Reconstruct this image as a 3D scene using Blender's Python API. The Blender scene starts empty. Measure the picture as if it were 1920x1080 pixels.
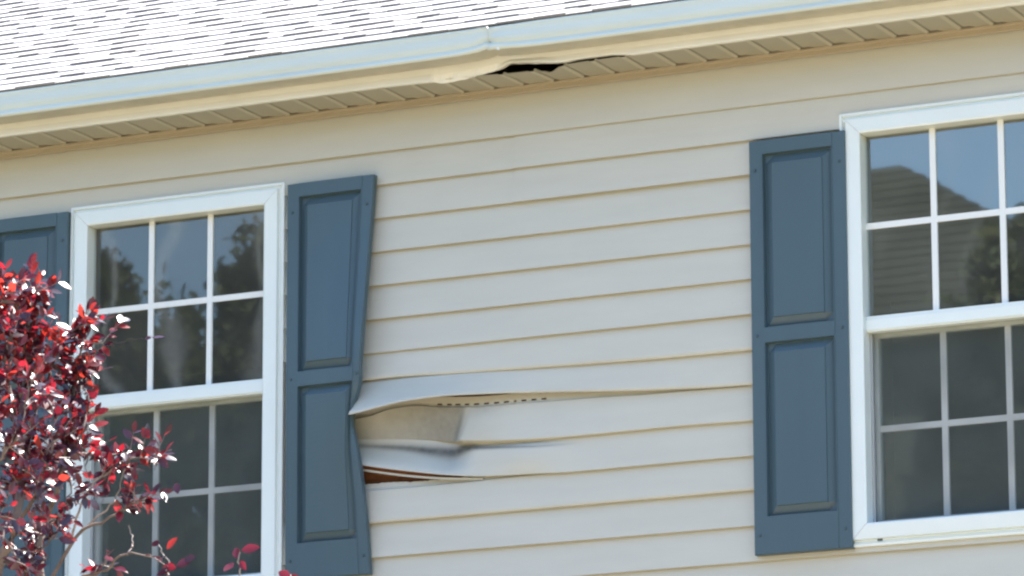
import bpy, math, random
import numpy as np
from mathutils import Vector, Matrix, noise
random.seed(7)
sc = bpy.context.scene
COL = sc.collection
PI = math.pi

# ------------------------------------------------------------------ camera
F_PX, PITCH, YAW, ROLL = 9000.0, 0.222694, 0.447052, -0.002876
CAM = Vector((0.0, -15.3733, 1.6193))
fw = Vector((-math.sin(YAW)*math.cos(PITCH), math.cos(YAW)*math.cos(PITCH), math.sin(PITCH)))
rt0 = Vector((math.cos(YAW), math.sin(YAW), 0.0))
up0 = rt0.cross(fw)
rt = rt0*math.cos(ROLL)+up0*math.sin(ROLL)
up = -rt0*math.sin(ROLL)+up0*math.cos(ROLL)
cd = bpy.data.cameras.new('camera')
cam = bpy.data.objects.new('camera', cd)
COL.objects.link(cam)
m = Matrix.Identity(4)
for i in range(3):
    m[i][0], m[i][1], m[i][2], m[i][3] = rt[i], up[i], -fw[i], CAM[i]
cam.matrix_world = m
cd.sensor_width = 36.0
cd.lens = F_PX/1920*36.0
cd.clip_start, cd.clip_end = 0.5, 2000.0
sc.camera = cam


def at(u, v, Y=0.0):
    """where the sight line of one photo pixel meets the upright plane y = Y"""
    d = fw*F_PX+rt*(u-960)-up*(v-540)
    return CAM+d*((Y-CAM.y)/d.y)


def at_z(u, v, Z):
    d = fw*F_PX+rt*(u-960)-up*(v-540)
    return CAM+d*((Z-CAM.z)/d.z)


# ------------------------------------------------------------------ light
SUN_DIR = Vector((0.33, 0.40, 0.86)).normalized()     # towards the sun: high, behind the house
elev = math.asin(SUN_DIR.z)
azim = math.atan2(SUN_DIR.x, SUN_DIR.y)
w = bpy.data.worlds.new('World')
sc.world = w
w.use_nodes = True
nt = w.node_tree
bg = nt.nodes['Background']
sky = nt.nodes.new('ShaderNodeTexSky')
sky.sky_type = 'NISHITA'
sky.sun_disc = False
sky.sun_elevation = elev
sky.sun_rotation = azim
sky.air_density, sky.dust_density, sky.ozone_density = 1.0, 0.4, 2.6
nt.links.new(sky.outputs[0], bg.inputs[0])
bg.inputs[1].default_value = 0.12
sd = bpy.data.lights.new('sun', 'SUN')
sd.energy = 4.0
sd.angle = math.radians(0.5)
sd.color = (1.0, 0.95, 0.87)
so = bpy.data.objects.new('sun', sd)
COL.objects.link(so)
so.location = (0, 0, 30)
so.rotation_euler = SUN_DIR.to_track_quat('Z', 'Y').to_euler()
vs = sc.view_settings
sc.display_settings.display_device = 'sRGB'
vs.view_transform = 'Standard'
vs.look = 'None'
vs.exposure = 2.2
vs.gamma = 1.0
vs.use_curve_mapping = False
cy = sc.cycles
cy.use_denoising = True
cy.max_bounces = 8
cy.diffuse_bounces = 4
cy.glossy_bounces = 4
cy.transparent_max_bounces = 12
cy.sample_clamp_indirect = 6.0
cy.pixel_filter_type = 'BLACKMAN_HARRIS'
cy.filter_width = 2.4


# ------------------------------------------------------------------ materials
def mat(name, col, rough=0.5, spec=0.5, var=0.0, scale=6.0, bump=0.0, bscale=80.0, stretch=(1, 1, 1), col2=None, transl=None, coat=0.0):
    M = bpy.data.materials.new(name)
    M.use_nodes = True
    t = M.node_tree
    p = t.nodes['Principled BSDF']
    p.inputs['Base Color'].default_value = (*col, 1)
    p.inputs['Roughness'].default_value = rough
    p.inputs['Specular IOR Level'].default_value = spec
    p.inputs['Coat Weight'].default_value = coat
    tc = t.nodes.new('ShaderNodeTexCoord')
    mp = t.nodes.new('ShaderNodeMapping')
    mp.inputs['Scale'].default_value = stretch
    t.links.new(tc.outputs['Object'], mp.inputs[0])
    if var or col2:
        n = t.nodes.new('ShaderNodeTexNoise')
        n.inputs['Scale'].default_value = scale
        n.inputs['Detail'].default_value = 6
        n.inputs['Roughness'].default_value = 0.6
        t.links.new(mp.outputs[0], n.inputs['Vector'])
        r = t.nodes.new('ShaderNodeValToRGB')
        r.color_ramp.elements[0].position = 0.3
        r.color_ramp.elements[1].position = 0.7
        c2 = col2 or tuple(c*(1+var) for c in col)
        c1 = col if col2 else tuple(c*(1-var) for c in col)
        r.color_ramp.elements[0].color = (*c1, 1)
        r.color_ramp.elements[1].color = (*c2, 1)
        t.links.new(n.outputs[0], r.inputs[0])
        t.links.new(r.outputs[0], p.inputs['Base Color'])
    if bump:
        n2 = t.nodes.new('ShaderNodeTexNoise')
        n2.inputs['Scale'].default_value = bscale
        n2.inputs['Detail'].default_value = 3
        t.links.new(mp.outputs[0], n2.inputs['Vector'])
        b = t.nodes.new('ShaderNodeBump')
        b.inputs['Strength'].default_value = bump
        b.inputs['Distance'].default_value = 0.003
        t.links.new(n2.outputs[0], b.inputs['Height'])
        t.links.new(b.outputs[0], p.inputs['Normal'])
    if transl:
        tr = t.nodes.new('ShaderNodeBsdfTranslucent')
        tr.inputs['Color'].default_value = (*transl[0], 1)
        mx = t.nodes.new('ShaderNodeMixShader')
        mx.inputs[0].default_value = transl[1]
        t.links.new(p.outputs[0], mx.inputs[1])
        t.links.new(tr.outputs[0], mx.inputs[2])
        t.links.new(mx.outputs[0], t.nodes['Material Output'].inputs[0])
    return M


M = {}
M['siding'] = mat('vinyl_siding', (0.56, 0.535, 0.448), 0.45, 0.4, var=0.035, scale=2.2, bump=0.12, bscale=60, stretch=(1, 1, 6))
M['siding_stained'] = mat('heat_stained_vinyl', (0.33, 0.30, 0.245), 0.55, 0.3, scale=11, bump=0.3, bscale=40, col2=(0.42, 0.385, 0.32))
M['bead'] = mat('soffit_bead', (0.48, 0.45, 0.35), 0.4, 0.5)
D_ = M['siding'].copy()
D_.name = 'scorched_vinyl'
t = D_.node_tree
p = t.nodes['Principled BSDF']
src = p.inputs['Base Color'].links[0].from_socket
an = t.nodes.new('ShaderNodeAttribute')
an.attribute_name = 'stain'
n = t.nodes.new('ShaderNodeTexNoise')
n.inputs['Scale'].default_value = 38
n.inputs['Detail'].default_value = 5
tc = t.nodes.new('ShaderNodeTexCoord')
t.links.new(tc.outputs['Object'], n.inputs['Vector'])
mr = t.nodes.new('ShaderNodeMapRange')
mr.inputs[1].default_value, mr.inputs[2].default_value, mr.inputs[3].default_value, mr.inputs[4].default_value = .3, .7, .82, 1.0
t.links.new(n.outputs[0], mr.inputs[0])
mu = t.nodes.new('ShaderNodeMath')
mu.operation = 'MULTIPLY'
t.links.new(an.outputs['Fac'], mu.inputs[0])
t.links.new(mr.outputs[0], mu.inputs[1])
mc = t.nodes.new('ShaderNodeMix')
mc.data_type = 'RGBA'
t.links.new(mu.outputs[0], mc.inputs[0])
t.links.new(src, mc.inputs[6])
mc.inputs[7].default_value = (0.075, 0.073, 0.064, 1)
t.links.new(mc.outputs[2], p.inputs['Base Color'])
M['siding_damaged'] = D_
M['soffit'] = mat('soffit_vinyl', (0.40, 0.37, 0.285), 0.5, 0.4, var=0.05, scale=3)
M['trim'] = mat('trim_vinyl', (0.44, 0.37, 0.265), 0.5, 0.4, var=0.04, scale=3)
M['gutter_bottom'] = mat('darker_gutter_bottom', (0.50, 0.47, 0.375), 0.5, 0.4, var=0.12, scale=6)  # darker tone for the bottom faces of the gutter
M['fascia'] = mat('cream_aluminium', (0.87, 0.85, 0.77), 0.4, 0.5, var=0.05, scale=4)
M['gutter'] = mat('white_aluminium', (0.62, 0.65, 0.56), 0.5, 0.5, var=0.05, scale=5, stretch=(0.4, 1, 3))
M['white'] = mat('white_vinyl', (0.77, 0.815, 0.775), 0.35, 0.5, var=0.02, scale=5)
M['muntin'] = mat('muntin_white', (0.80, 0.80, 0.76), 0.4, 0.5)
M['blue'] = mat('slate_blue_plastic', (0.060, 0.101, 0.121), 0.45, 0.5, var=0.06, scale=4, bump=0.10, bscale=120, stretch=(1, 1, 0.25))
M['screw'] = mat('shutter_fastener', (0.050, 0.085, 0.103), 0.5)
M['osb'] = mat('bare_sheathing_board', (0.42, 0.17, 0.075), 0.8, 0.2, scale=30, bump=0.5, bscale=60, stretch=(1, 1, 3), col2=(0.24, 0.10, 0.05))
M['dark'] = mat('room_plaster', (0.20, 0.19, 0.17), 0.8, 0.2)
M['deck'] = mat('roof_deck', (0.16, 0.12, 0.09), 0.8, 0.2)
M['shingle_edge'] = mat('shingle_cut_edge', (0.21, 0.18, 0.165), 0.9, 0.2)
M['shingle_a'] = mat('shingle_pale', (0.46, 0.44, 0.43), 0.9, 0.2, var=0.25, scale=120, bump=0.6, bscale=300)
M['shingle_b'] = mat('shingle_grey', (0.40, 0.38, 0.375), 0.9, 0.2, var=0.25, scale=120, bump=0.6, bscale=300)
M['shingle_c'] = mat('shingle_tan', (0.42, 0.385, 0.36), 0.9, 0.2, var=0.25, scale=120, bump=0.6, bscale=300)
M['concrete'] = mat('concrete', (0.42, 0.345, 0.25), 0.85, 0.2, var=0.12, scale=3, bump=0.4, bscale=50)
M['lawn'] = mat('lawn', (0.10, 0.10, 0.04), 0.9, 0.1, scale=4, col2=(0.18, 0.14, 0.065), bump=0.8, bscale=60)
M['asphalt'] = mat('asphalt', (0.06, 0.058, 0.055), 0.9, 0.2, var=0.2, scale=20, bump=0.5, bscale=100)
M['bark'] = mat('plum_bark', (0.16, 0.125, 0.11), 0.7, 0.3, var=0.35, scale=25, bump=0.6, bscale=60)
M['twig'] = mat('plum_twig', (0.27, 0.22, 0.20), 0.45, 0.5, var=0.3, scale=40)
M['leaf_a'] = mat('leaf_dark_purple', (0.040, 0.020, 0.028), 0.30, 0.7, transl=((0.13, 0.012, 0.03), 0.16))
M['leaf_b'] = mat('leaf_crimson', (0.10, 0.014, 0.022), 0.30, 0.7, transl=((0.45, 0.018, 0.035), 0.38))
M['leaf_c'] = mat('leaf_scarlet', (0.22, 0.024, 0.022), 0.28, 0.7, transl=((0.62, 0.050, 0.035), 0.42))
M['leaf_d'] = mat('leaf_maroon', (0.055, 0.016, 0.024), 0.27, 0.7, transl=((0.24, 0.014, 0.03), 0.26))
M['green_a'] = mat('leaves_dark_green', (0.055, 0.075, 0.028), 0.6, 0.3, transl=((0.06, 0.09, 0.02), 0.3))
M['green_b'] = mat('leaves_olive', (0.09, 0.10, 0.04), 0.6, 0.3, transl=((0.09, 0.11, 0.03), 0.3))


def glass_mat(name, refl, seed, wav, refl_streak=0.0):
    G = bpy.data.materials.new(name)
    G.use_nodes = True
    t = G.node_tree
    for n in list(t.nodes):
        t.nodes.remove(n)
    out = t.nodes.new('ShaderNodeOutputMaterial')
    tr = t.nodes.new('ShaderNodeBsdfTransparent')
    tr.inputs[0].default_value = (0.80, 0.84, 0.82, 1)
    gl = t.nodes.new('ShaderNodeBsdfGlossy')
    gl.inputs['Roughness'].default_value = 0.015
    gl.inputs['Color'].default_value = (0.95, 1.0, 0.92, 1)
    mx = t.nodes.new('ShaderNodeMixShader')
    mx.inputs[0].default_value = refl
    tc = t.nodes.new('ShaderNodeTexCoord')
    mp = t.nodes.new('ShaderNodeMapping')
    mp.inputs['Location'].default_value = (seed, seed*2.1, seed*.7)
    n = t.nodes.new('ShaderNodeTexNoise')
    n.inputs['Scale'].default_value = 4.0
    n.inputs['Detail'].default_value = 1.5
    b = t.nodes.new('ShaderNodeBump')
    b.inputs['Strength'].default_value = wav
    b.inputs['Distance'].default_value = 0.004
    t.links.new(tc.outputs['Object'], mp.inputs[0])
    t.links.new(mp.outputs[0], n.inputs['Vector'])
    t.links.new(n.outputs[0], b.inputs['Height'])
    t.links.new(b.outputs[0], gl.inputs['Normal'])
    # thin film of dust, with pale reflections painted in as wavy bands
    df = t.nodes.new('ShaderNodeBsdfDiffuse')
    df.inputs[0].default_value = (0.55, 0.55, 0.5, 1)
    mx2 = t.nodes.new('ShaderNodeMixShader')
    n2 = t.nodes.new('ShaderNodeTexNoise')
    n2.inputs['Scale'].default_value = 3.0
    n2.inputs['Detail'].default_value = 6
    rp = t.nodes.new('ShaderNodeMapRange')
    rp.inputs[1].default_value = 0.3
    rp.inputs[2].default_value = 0.8
    rp.inputs[3].default_value = 0.045
    rp.inputs[4].default_value = 0.10
    t.links.new(mp.outputs[0], n2.inputs['Vector'])
    t.links.new(n2.outputs[0], rp.inputs[0])
    wv = t.nodes.new('ShaderNodeTexWave')
    wv.inputs['Scale'].default_value = 1.3
    wv.inputs['Distortion'].default_value = 9.0
    wv.inputs['Detail'].default_value = 2.0
    wv.inputs['Detail Scale'].default_value = 1.2
    t.links.new(mp.outputs[0], wv.inputs['Vector'])
    pw = t.nodes.new('ShaderNodeMath')
    pw.operation = 'POWER'
    pw.inputs[1].default_value = 9.0
    t.links.new(wv.outputs['Fac'], pw.inputs[0])
    ad = t.nodes.new('ShaderNodeMath')
    ad.operation = 'MULTIPLY_ADD'
    ad.inputs[1].default_value = refl_streak
    t.links.new(pw.outputs[0], ad.inputs[0])
    t.links.new(rp.outputs[0], ad.inputs[2])
    t.links.new(ad.outputs[0], mx2.inputs[0])
    t.links.new(tr.outputs[0], mx.inputs[1])
    t.links.new(gl.outputs[0], mx.inputs[2])
    t.links.new(mx.outputs[0], mx2.inputs[1])
    t.links.new(df.outputs[0], mx2.inputs[2])
    t.links.new(mx2.outputs[0], out.inputs[0])
    return G


M['glass'] = glass_mat('window_glass', 0.165, 3.0, 0.014, 0.03)
M['glass_near'] = glass_mat('window_glass_nearer', 0.088, 5.0, 0.018, 0.15)
M['glass_low'] = glass_mat('window_glass_lower', 0.12, 8.0, 0.05)
G = bpy.data.materials.new('insect_screen')
G.use_nodes = True
t = G.node_tree
p = t.nodes['Principled BSDF']
p.inputs['Base Color'].default_value = (0.10, 0.105, 0.10, 1)
p.inputs['Roughness'].default_value = 0.6
p.inputs['Alpha'].default_value = 0.42
tc = t.nodes.new('ShaderNodeTexCoord')
n = t.nodes.new('ShaderNodeTexNoise')
n.inputs['Scale'].default_value = 5.0
n.inputs['Detail'].default_value = 7
mr = t.nodes.new('ShaderNodeMapRange')
mr.inputs[1].default_value, mr.inputs[2].default_value, mr.inputs[3].default_value, mr.inputs[4].default_value = .3, .7, .32, .50
t.links.new(tc.outputs['Object'], n.inputs['Vector'])
t.links.new(n.outputs[0], mr.inputs[0])
t.links.new(mr.outputs[0], p.inputs['Alpha'])
p.inputs['Base Color'].default_value = (0.088, 0.105, 0.092, 1)
M['screen'] = G


# ------------------------------------------------------------------ mesh helpers
class MB:
    def __init__(s):
        s.v, s.f, s.mi = [], [], []

    def add(s, vs_, fs, mi=0):
        o = len(s.v)
        s.v += [tuple(q) for q in vs_]
        s.f += [tuple(i+o for i in q) for q in fs]
        s.mi += [mi]*len(fs)

    def box(s, x0, x1, y0, y1, z0, z1, mi=0):
        s.add([(x0, y0, z0), (x1, y0, z0), (x1, y1, z0), (x0, y1, z0), (x0, y0, z1), (x1, y0, z1), (x1, y1, z1), (x0, y1, z1)],
              [(0, 3, 2, 1), (4, 5, 6, 7), (0, 1, 5, 4), (1, 2, 6, 5), (2, 3, 7, 6), (3, 0, 4, 7)], mi)

    def grid(s, rows, mi=0, skip=None):
        n, c = len(rows), len(rows[0])
        fs = []
        for i in range(n-1):
            for j in range(c-1):
                if skip and skip(i, j):
                    continue
                fs.append((i*c+j, i*c+j+1, (i+1)*c+j+1, (i+1)*c+j))
        s.add([q for r in rows for q in r], fs, mi)

    def tube(s, pts, radii, n=6, mi=0, cap=True):
        rows = []
        for i, q in enumerate(pts):
            q = Vector(q)
            a = Vector(pts[max(i-1, 0)])
            b = Vector(pts[min(i+1, len(pts)-1)])
            d = (b-a).normalized()
            h = Vector((0.31, 0.22, 0.92)) if abs(d.z) < 0.9 else Vector((1, 0, 0))
            e1 = d.cross(h).normalized()
            e2 = d.cross(e1)
            rows.append([q+(e1*math.cos(2*PI*k/n)+e2*math.sin(2*PI*k/n))*radii[i] for k in range(n+1)])
        s.grid(rows, mi)

    def build(s, name, mats, parent=None, smooth=False, label=None):
        me = bpy.data.meshes.new(name)
        me.from_pydata(s.v, [], s.f)
        if not isinstance(mats, (list, tuple)):
            mats = [mats]
        for q in mats:
            me.materials.append(q)
        if len(mats) > 1:
            me.polygons.foreach_set('material_index', s.mi)
        if smooth:
            me.polygons.foreach_set('use_smooth', [True]*len(me.polygons))
        me.update()
        o = bpy.data.objects.new(name, me)
        COL.objects.link(o)
        if parent:
            o.parent = parent
            o.matrix_parent_inverse = Matrix.Identity(4)
        if label:
            o['label'] = label
        return o


def link(name, me, parent=None):
    o = bpy.data.objects.new(name, me)
    COL.objects.link(o)
    if parent:
        o.parent = parent
    return o


def empty(name, parent=None, loc=(0, 0, 0)):
    o = bpy.data.objects.new(name, None)
    o.empty_display_size = 0.2
    COL.objects.link(o)
    o.location = loc
    if parent:
        o.parent = parent
    return o


def struct(o, kind='structure'):
    o['kind'] = kind
    return o


def sstep(a, b, x):
    q = min(1, max(0, (x-a)/(b-a)))
    return q*q*(3-2*q)


def curve(pts):
    """smooth-ish interpolation through points sorted by the first value"""
    xs = [q[0] for q in pts]
    ys = [q[1] for q in pts]

    def f(x):
        if x <= xs[0]:
            i = 0
        elif x >= xs[-1]:
            i = len(xs)-2
        else:
            i = max(k for k in range(len(xs)-1) if xs[k] <= x)
        def slope(k):
            if k == 0:
                return (ys[1]-ys[0])/(xs[1]-xs[0])
            if k == len(xs)-1:
                return (ys[-1]-ys[-2])/(xs[-1]-xs[-2])
            return (ys[k+1]-ys[k-1])/(xs[k+1]-xs[k-1])
        if x <= xs[0]:
            return ys[0]+slope(0)*(x-xs[0])
        if x >= xs[-1]:
            return ys[-1]+slope(len(xs)-1)*(x-xs[-1])
        h = xs[i+1]-xs[i]
        q = (x-xs[i])/h
        return ((2*q**3-3*q*q+1)*ys[i]+(q**3-2*q*q+q)*h*slope(i)+(-2*q**3+3*q*q)*ys[i+1]+(q**3-q*q)*h*slope(i+1))
    return f


# ------------------------------------------------------------------ ground
def sheet(name, x0, x1, y0, y1, z, mt):
    b = MB()
    b.add([(x0, y0, z), (x1, y0, z), (x1, y1, z), (x0, y1, z)], [(0, 1, 2, 3)])
    return struct(b.build(name, mt))


sheet('lawn', -700, 700, -700, 700, 0.0, M['lawn'])
sheet('bounce_driveway', -12.0, -1.0, -17.0, -2.2, 0.006, M['concrete'])  # unseen pale slab, added to bounce warm light up to the eaves
sheet('street', -300, 300, -26.0, -19.0, 0.004, M['asphalt'])
sheet('sidewalk', -300, 300, -18.8, -17.2, 0.010, M['concrete'])

# ------------------------------------------------------------------ house
HX0, HX1, HD = -13.0, -2.0, 11.0
house = empty('house', loc=(0, 0, 0))
house['label'] = 'beige vinyl sided house with slate blue shutters and heat warped siding under a bent gutter'
house['category'] = 'house'
E = 0.127
ZA = 6.05
ZS = 6.232
zk = lambda k: ZA-E*k
WIN = [(-9.226, -8.301), (-6.070, -5.145)]
WZ0, WZ1 = 4.418, 5.975

# sheathing behind the siding, with the window openings left open
sh = MB()
for x0, x1, z0, z1 in ((HX0, HX1, 0.3, WZ0+.03), (HX0, HX1, WZ1-.03, ZS+.05), (HX0, WIN[0][0]+.03, WZ0+.03, WZ1-.03),
                       (WIN[0][1]-.03, WIN[1][0]+.03, WZ0+.03, WZ1-.03), (WIN[1][1]-.03, HX1, WZ0+.03, WZ1-.03)):
    sh.box(x0, x1, 0.066, 0.124, z0, z1)
sh.build('sheathing', M['osb'], house)
b = MB()
b.box(HX0, HX1, 0.005, 0.25, -0.2, 0.3)
b.build('foundation', M['concrete'], house)
b = MB()
b.box(HX0, HX0+.12, 0.125, HD, 0, ZS+.02)
b.box(HX1-.12, HX1, 0.125, HD, 0, ZS+.02)
b.box(HX0+.12, HX1-.12, HD-.12, HD, 0, ZS+.02)
b.build('wall', M['siding'], house)
b = MB()
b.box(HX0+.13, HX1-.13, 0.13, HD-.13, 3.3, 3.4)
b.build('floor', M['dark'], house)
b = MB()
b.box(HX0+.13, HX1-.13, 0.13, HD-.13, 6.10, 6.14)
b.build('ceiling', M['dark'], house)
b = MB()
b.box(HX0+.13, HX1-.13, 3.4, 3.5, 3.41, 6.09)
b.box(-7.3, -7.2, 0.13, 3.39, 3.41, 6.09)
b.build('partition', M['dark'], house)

# ---- siding
YB, YT = -0.0165, 0.0005     # bottom lip / top of each exposed face


def px_curve(pts, Y=-0.016):
    """an edge read off the photo, laid on the wall as (x, z)"""
    q = [at(u, v, Y) for u, v in pts]
    return curve([(a.x, a.z) for a in q])


X = lambda u, v=800: at(u, v, -0.016).x
H_edge = px_curve([(684, 714.4), (760, 706.5), (850, 700.5), (918, 695.5), (1000, 690), (1120, 681.2), (1200, 675), (1280, 668), (1403, 656.5)])
I_edge = px_curve([(640, 791), (658, 788), (690, 783.5), (723, 774.5), (773, 761), (834, 749.5), (890, 744), (973, 738.8), (1120, 735), (1200, 732.5), (1280, 729), (1340, 726), (1403, 721.5)])
T9_edge = px_curve([(640, 788), (690, 780), (723, 768), (773, 760), (818, 762.5), (890, 762), (973, 755.5), (1120, 744), (1200, 739), (1280, 732), (1403, 722)])
J_edge = px_curve([(640, 824), (673, 823), (790, 820), (834, 824), (862, 826), (918, 826.3), (973, 824.3), (1057, 819), (1120, 813.5), (1200, 806), (1280, 798.3), (1403, 789)])
K_edge = px_curve([(660, 869), (691, 874.7), (737, 881), (784, 886.5), (834, 891.2), (890, 893), (945.6, 891.4), (1001, 888.5), (1057, 885.8), (1120, 880.5), (1280, 865.7), (1403, 855)])
T11_edge = px_curve([(660, 922.5), (695, 919), (790, 911), (890, 901.5), (945, 894.5), (1001, 889), (1120, 879.5), (1280, 864.7), (1403, 854)])
EDGE = {7: H_edge, 8: I_edge, 9: J_edge, 10: K_edge}
DX0, DX1 = X(640), X(1405)


def bottom(k, x):
    base = zk(k)
    if k in EDGE and DX0-.02 < x < DX1+.02:
        return EDGE[k](x)
    return base


def top(k, x):
    """upper limit of the exposed face of course k"""
    if k == 0:
        return ZS-.012
    b_ = bottom(k-1, x)
    if k == 9 and DX0 < x < DX1:
        return min(b_+.022, T9_edge(x))
    if k == 11 and DX0 < x < DX1:
        return min(b_+.022, T11_edge(x))
    return b_+.022


def bulge(k, x, q):
    """outward push of the damaged courses; q = 0 at the bottom lip, 1 at the top"""
    xc = X(800)
    if k == 7:
        return 0.010*math.exp(-((x-X(730))/.22)**2)*(1-q)
    if k == 8:
        g = 1-sstep(X(690), X(1010), x)
        return 0.078*g*(1-q)**1.1+0.018*(1-sstep(X(900), X(1380), x))*(1-q)
    if k == 9:
        xb = x-(X(872)-X(852))*(q-.5)
        g = 1-sstep(X(844), X(876), xb)
        g2 = math.exp(-((x-X(905))/.07)**2)
        return -0.050*g*(1-q)**.9-.004*g+0.004*g*q+.007*g2*math.sin(PI*q)
    if k == 10:
        g = 1-sstep(X(835), X(900), x)
        g2 = math.exp(-((x-X(838))/.085)**2)
        c0 = 0.70-.16*g2
        # valley: the upper strip leans under, the lower one leans back
        val = -g*(.038+.012*g2)*sstep(0, c0, q)
        h = sstep(X(845), X(868), x)*(1-sstep(X(960), X(1075), x))
        val += -0.016*h*math.exp(-((q-.82)/.06)**2)
        val += .016*g*(1-q)**1.2
        val += .014*math.exp(-((x-X(985))/.12)**2)*math.sin(PI*min(1, q))
        return val
    return 0.0


def plank(k, x0, x1, ztop=None, shift=0.0, label=None, mt='siding'):
    damaged = k in (7, 8, 9, 10, 11) and x0 < DX1 and x1 > DX0
    xs = [x0]
    if damaged:
        a, b_ = max(x0, DX0), min(x1, DX1)
        n = int((b_-a)/.010)
        xs += [a+(b_-a)*i/n for i in range(n+1)]
    else:
        n = max(1, int((x1-x0)/.35))
        xs += [x0+(x1-x0)*i/n for i in range(1, n)]
    if k == 9 and damaged:
        xs += [X(842)+(X(884)-X(842))*i/26 for i in range(27)]
    xs.append(x1)
    xs = sorted(set(round(q, 5) for q in xs))
    nq = 44 if damaged and k == 10 else 22 if damaged and k == 9 else (10 if damaged else 1)
    rows = []
    dz = lambda x: 0.0012*noise.noise(Vector((x*1.7, k*3.3, 0)))+.0005*noise.noise(Vector((x*6, k*3.3, 4)))
    dy = lambda x: 0.0016*noise.noise(Vector((x*1.3, k*5.1, 9)))
    face = []
    for i in range(nq+1):
        q = i/nq
        r = []
        for x in xs:
            zb, zt = bottom(k, x)+dz(x), top(k, x)
            if ztop is not None:
                zt = min(zt, ztop)
            z = zb+(zt-zb)*q
            y = YB+(YT-YB)*((z-zb)/.127)-shift+dy(x)*(1-q)-bulge(k, x, q)
            r.append((x, y, z))
        face.append(r)
    bq = MB()
    # butt return behind the lip, rounded lip, face
    lip0 = [(x, y+.0135, z+.017) for x, y, z in face[0]]
    lip1 = [(x, y+.0018, z-.0006) for x, y, z in face[0]]
    bq.grid([lip0, lip1]+face)
    if ztop is None and k > 0:
        # flat nailing hem above the face, with its row of slots
        if damaged and k in (9, 11):
            tp = face[-1]
            hh = .042
            h1 = [(x, y+.002, z+.001) for x, y, z in tp]
            h2 = [(x, 0.007, z+.010) for x, y, z in tp]
            h3 = [(x, 0.008, z+.016) for x, y, z in tp]
            h4 = [(x, 0.010, z+hh) for x, y, z in tp]
            if k == 11:
                fray = lambda x: .029+.010*noise.noise(Vector((x*45, 2, 1)))-.006*sstep(X(690), X(800), x)
                h4 = [(x, 0.010, z+max(.017, fray(x))) for x, y, z in tp]
            bq.grid([tp, h1, h2, h3, h4], skip=lambda i, j: (k == 9 and i == 2 and (xs[j]*26.3) % 1 < .5 and X(803) < xs[j] < X(1018)))
    if k == 10 and damaged:
        # the torn inner lock of the lifted course hangs below its lip
        xi = [j for j, x in enumerate(xs) if x < X(905)]
        w0 = lambda x: 1-sstep(X(760), X(905), x)
        bq.grid([[(xs[j], face[0][j][1]+.016, face[0][j][2]-.0035-.0085*w0(xs[j])+d_) for j in xi] for d_ in (0, -.0035-.006*w0(0)*0-.004)])
    if shift:
        bq.grid([[(r[0][0], r[0][1]+.009, r[0][2]), r[0]] for r in face])
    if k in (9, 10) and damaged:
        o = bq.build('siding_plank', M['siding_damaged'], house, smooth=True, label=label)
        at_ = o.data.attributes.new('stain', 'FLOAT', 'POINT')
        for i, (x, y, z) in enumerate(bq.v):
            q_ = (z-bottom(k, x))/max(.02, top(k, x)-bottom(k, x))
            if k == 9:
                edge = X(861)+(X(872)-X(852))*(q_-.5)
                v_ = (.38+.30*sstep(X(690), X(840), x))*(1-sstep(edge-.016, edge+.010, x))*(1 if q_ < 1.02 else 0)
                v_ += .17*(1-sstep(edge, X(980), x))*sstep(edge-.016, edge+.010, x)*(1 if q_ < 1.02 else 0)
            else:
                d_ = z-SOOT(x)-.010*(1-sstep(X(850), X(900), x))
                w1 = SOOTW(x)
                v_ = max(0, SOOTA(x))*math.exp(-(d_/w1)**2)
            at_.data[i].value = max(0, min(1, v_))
        return o
    return bq.build('siding_plank', M[mt], house, smooth=damaged, label=label)


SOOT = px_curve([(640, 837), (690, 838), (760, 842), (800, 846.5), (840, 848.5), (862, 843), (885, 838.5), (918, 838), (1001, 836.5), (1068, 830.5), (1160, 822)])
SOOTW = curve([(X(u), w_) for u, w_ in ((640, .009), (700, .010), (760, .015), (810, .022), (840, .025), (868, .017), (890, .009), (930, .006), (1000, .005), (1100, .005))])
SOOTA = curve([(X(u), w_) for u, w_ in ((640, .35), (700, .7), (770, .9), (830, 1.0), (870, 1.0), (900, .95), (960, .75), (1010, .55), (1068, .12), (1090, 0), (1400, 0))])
LAB = {8: 'buckled siding plank flaring out over the shutter edge', 9: 'stained sunken siding plank below the buckled one',
       10: 'creased siding plank lifted off the bare board', 7: 'bowed siding plank'}
last = int((ZA-.3)/E)
for k in range(0, last+1):
    if k == 0:
        plank(0, HX0, HX1)
    elif k in (1,):
        plank(k, HX0, at(968, 300).x)
        plank(k, at(968, 300).x-.004, HX1, shift=.0055)
    elif 2 <= k <= 13:
        zt = None
        plank(k, HX0, WIN[0][0]+.02)
        if k == 2:
            plank(k, WIN[0][1]-.02, at(968, 300).x)
            plank(k, at(968, 300).x-.004, WIN[1][0]+.02, shift=.0055)
        else:
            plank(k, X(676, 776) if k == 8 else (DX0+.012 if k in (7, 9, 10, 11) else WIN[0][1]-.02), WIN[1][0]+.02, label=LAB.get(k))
        plank(k, WIN[1][1]-.02, HX1)
        if k == 13:
            for a, b_ in WIN:
                plank(13, a+.021, b_-.021, ztop=WZ0+.012)
    else:
        plank(k, HX0, HX1)

# ---- windows
MUN = 0.011


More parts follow.
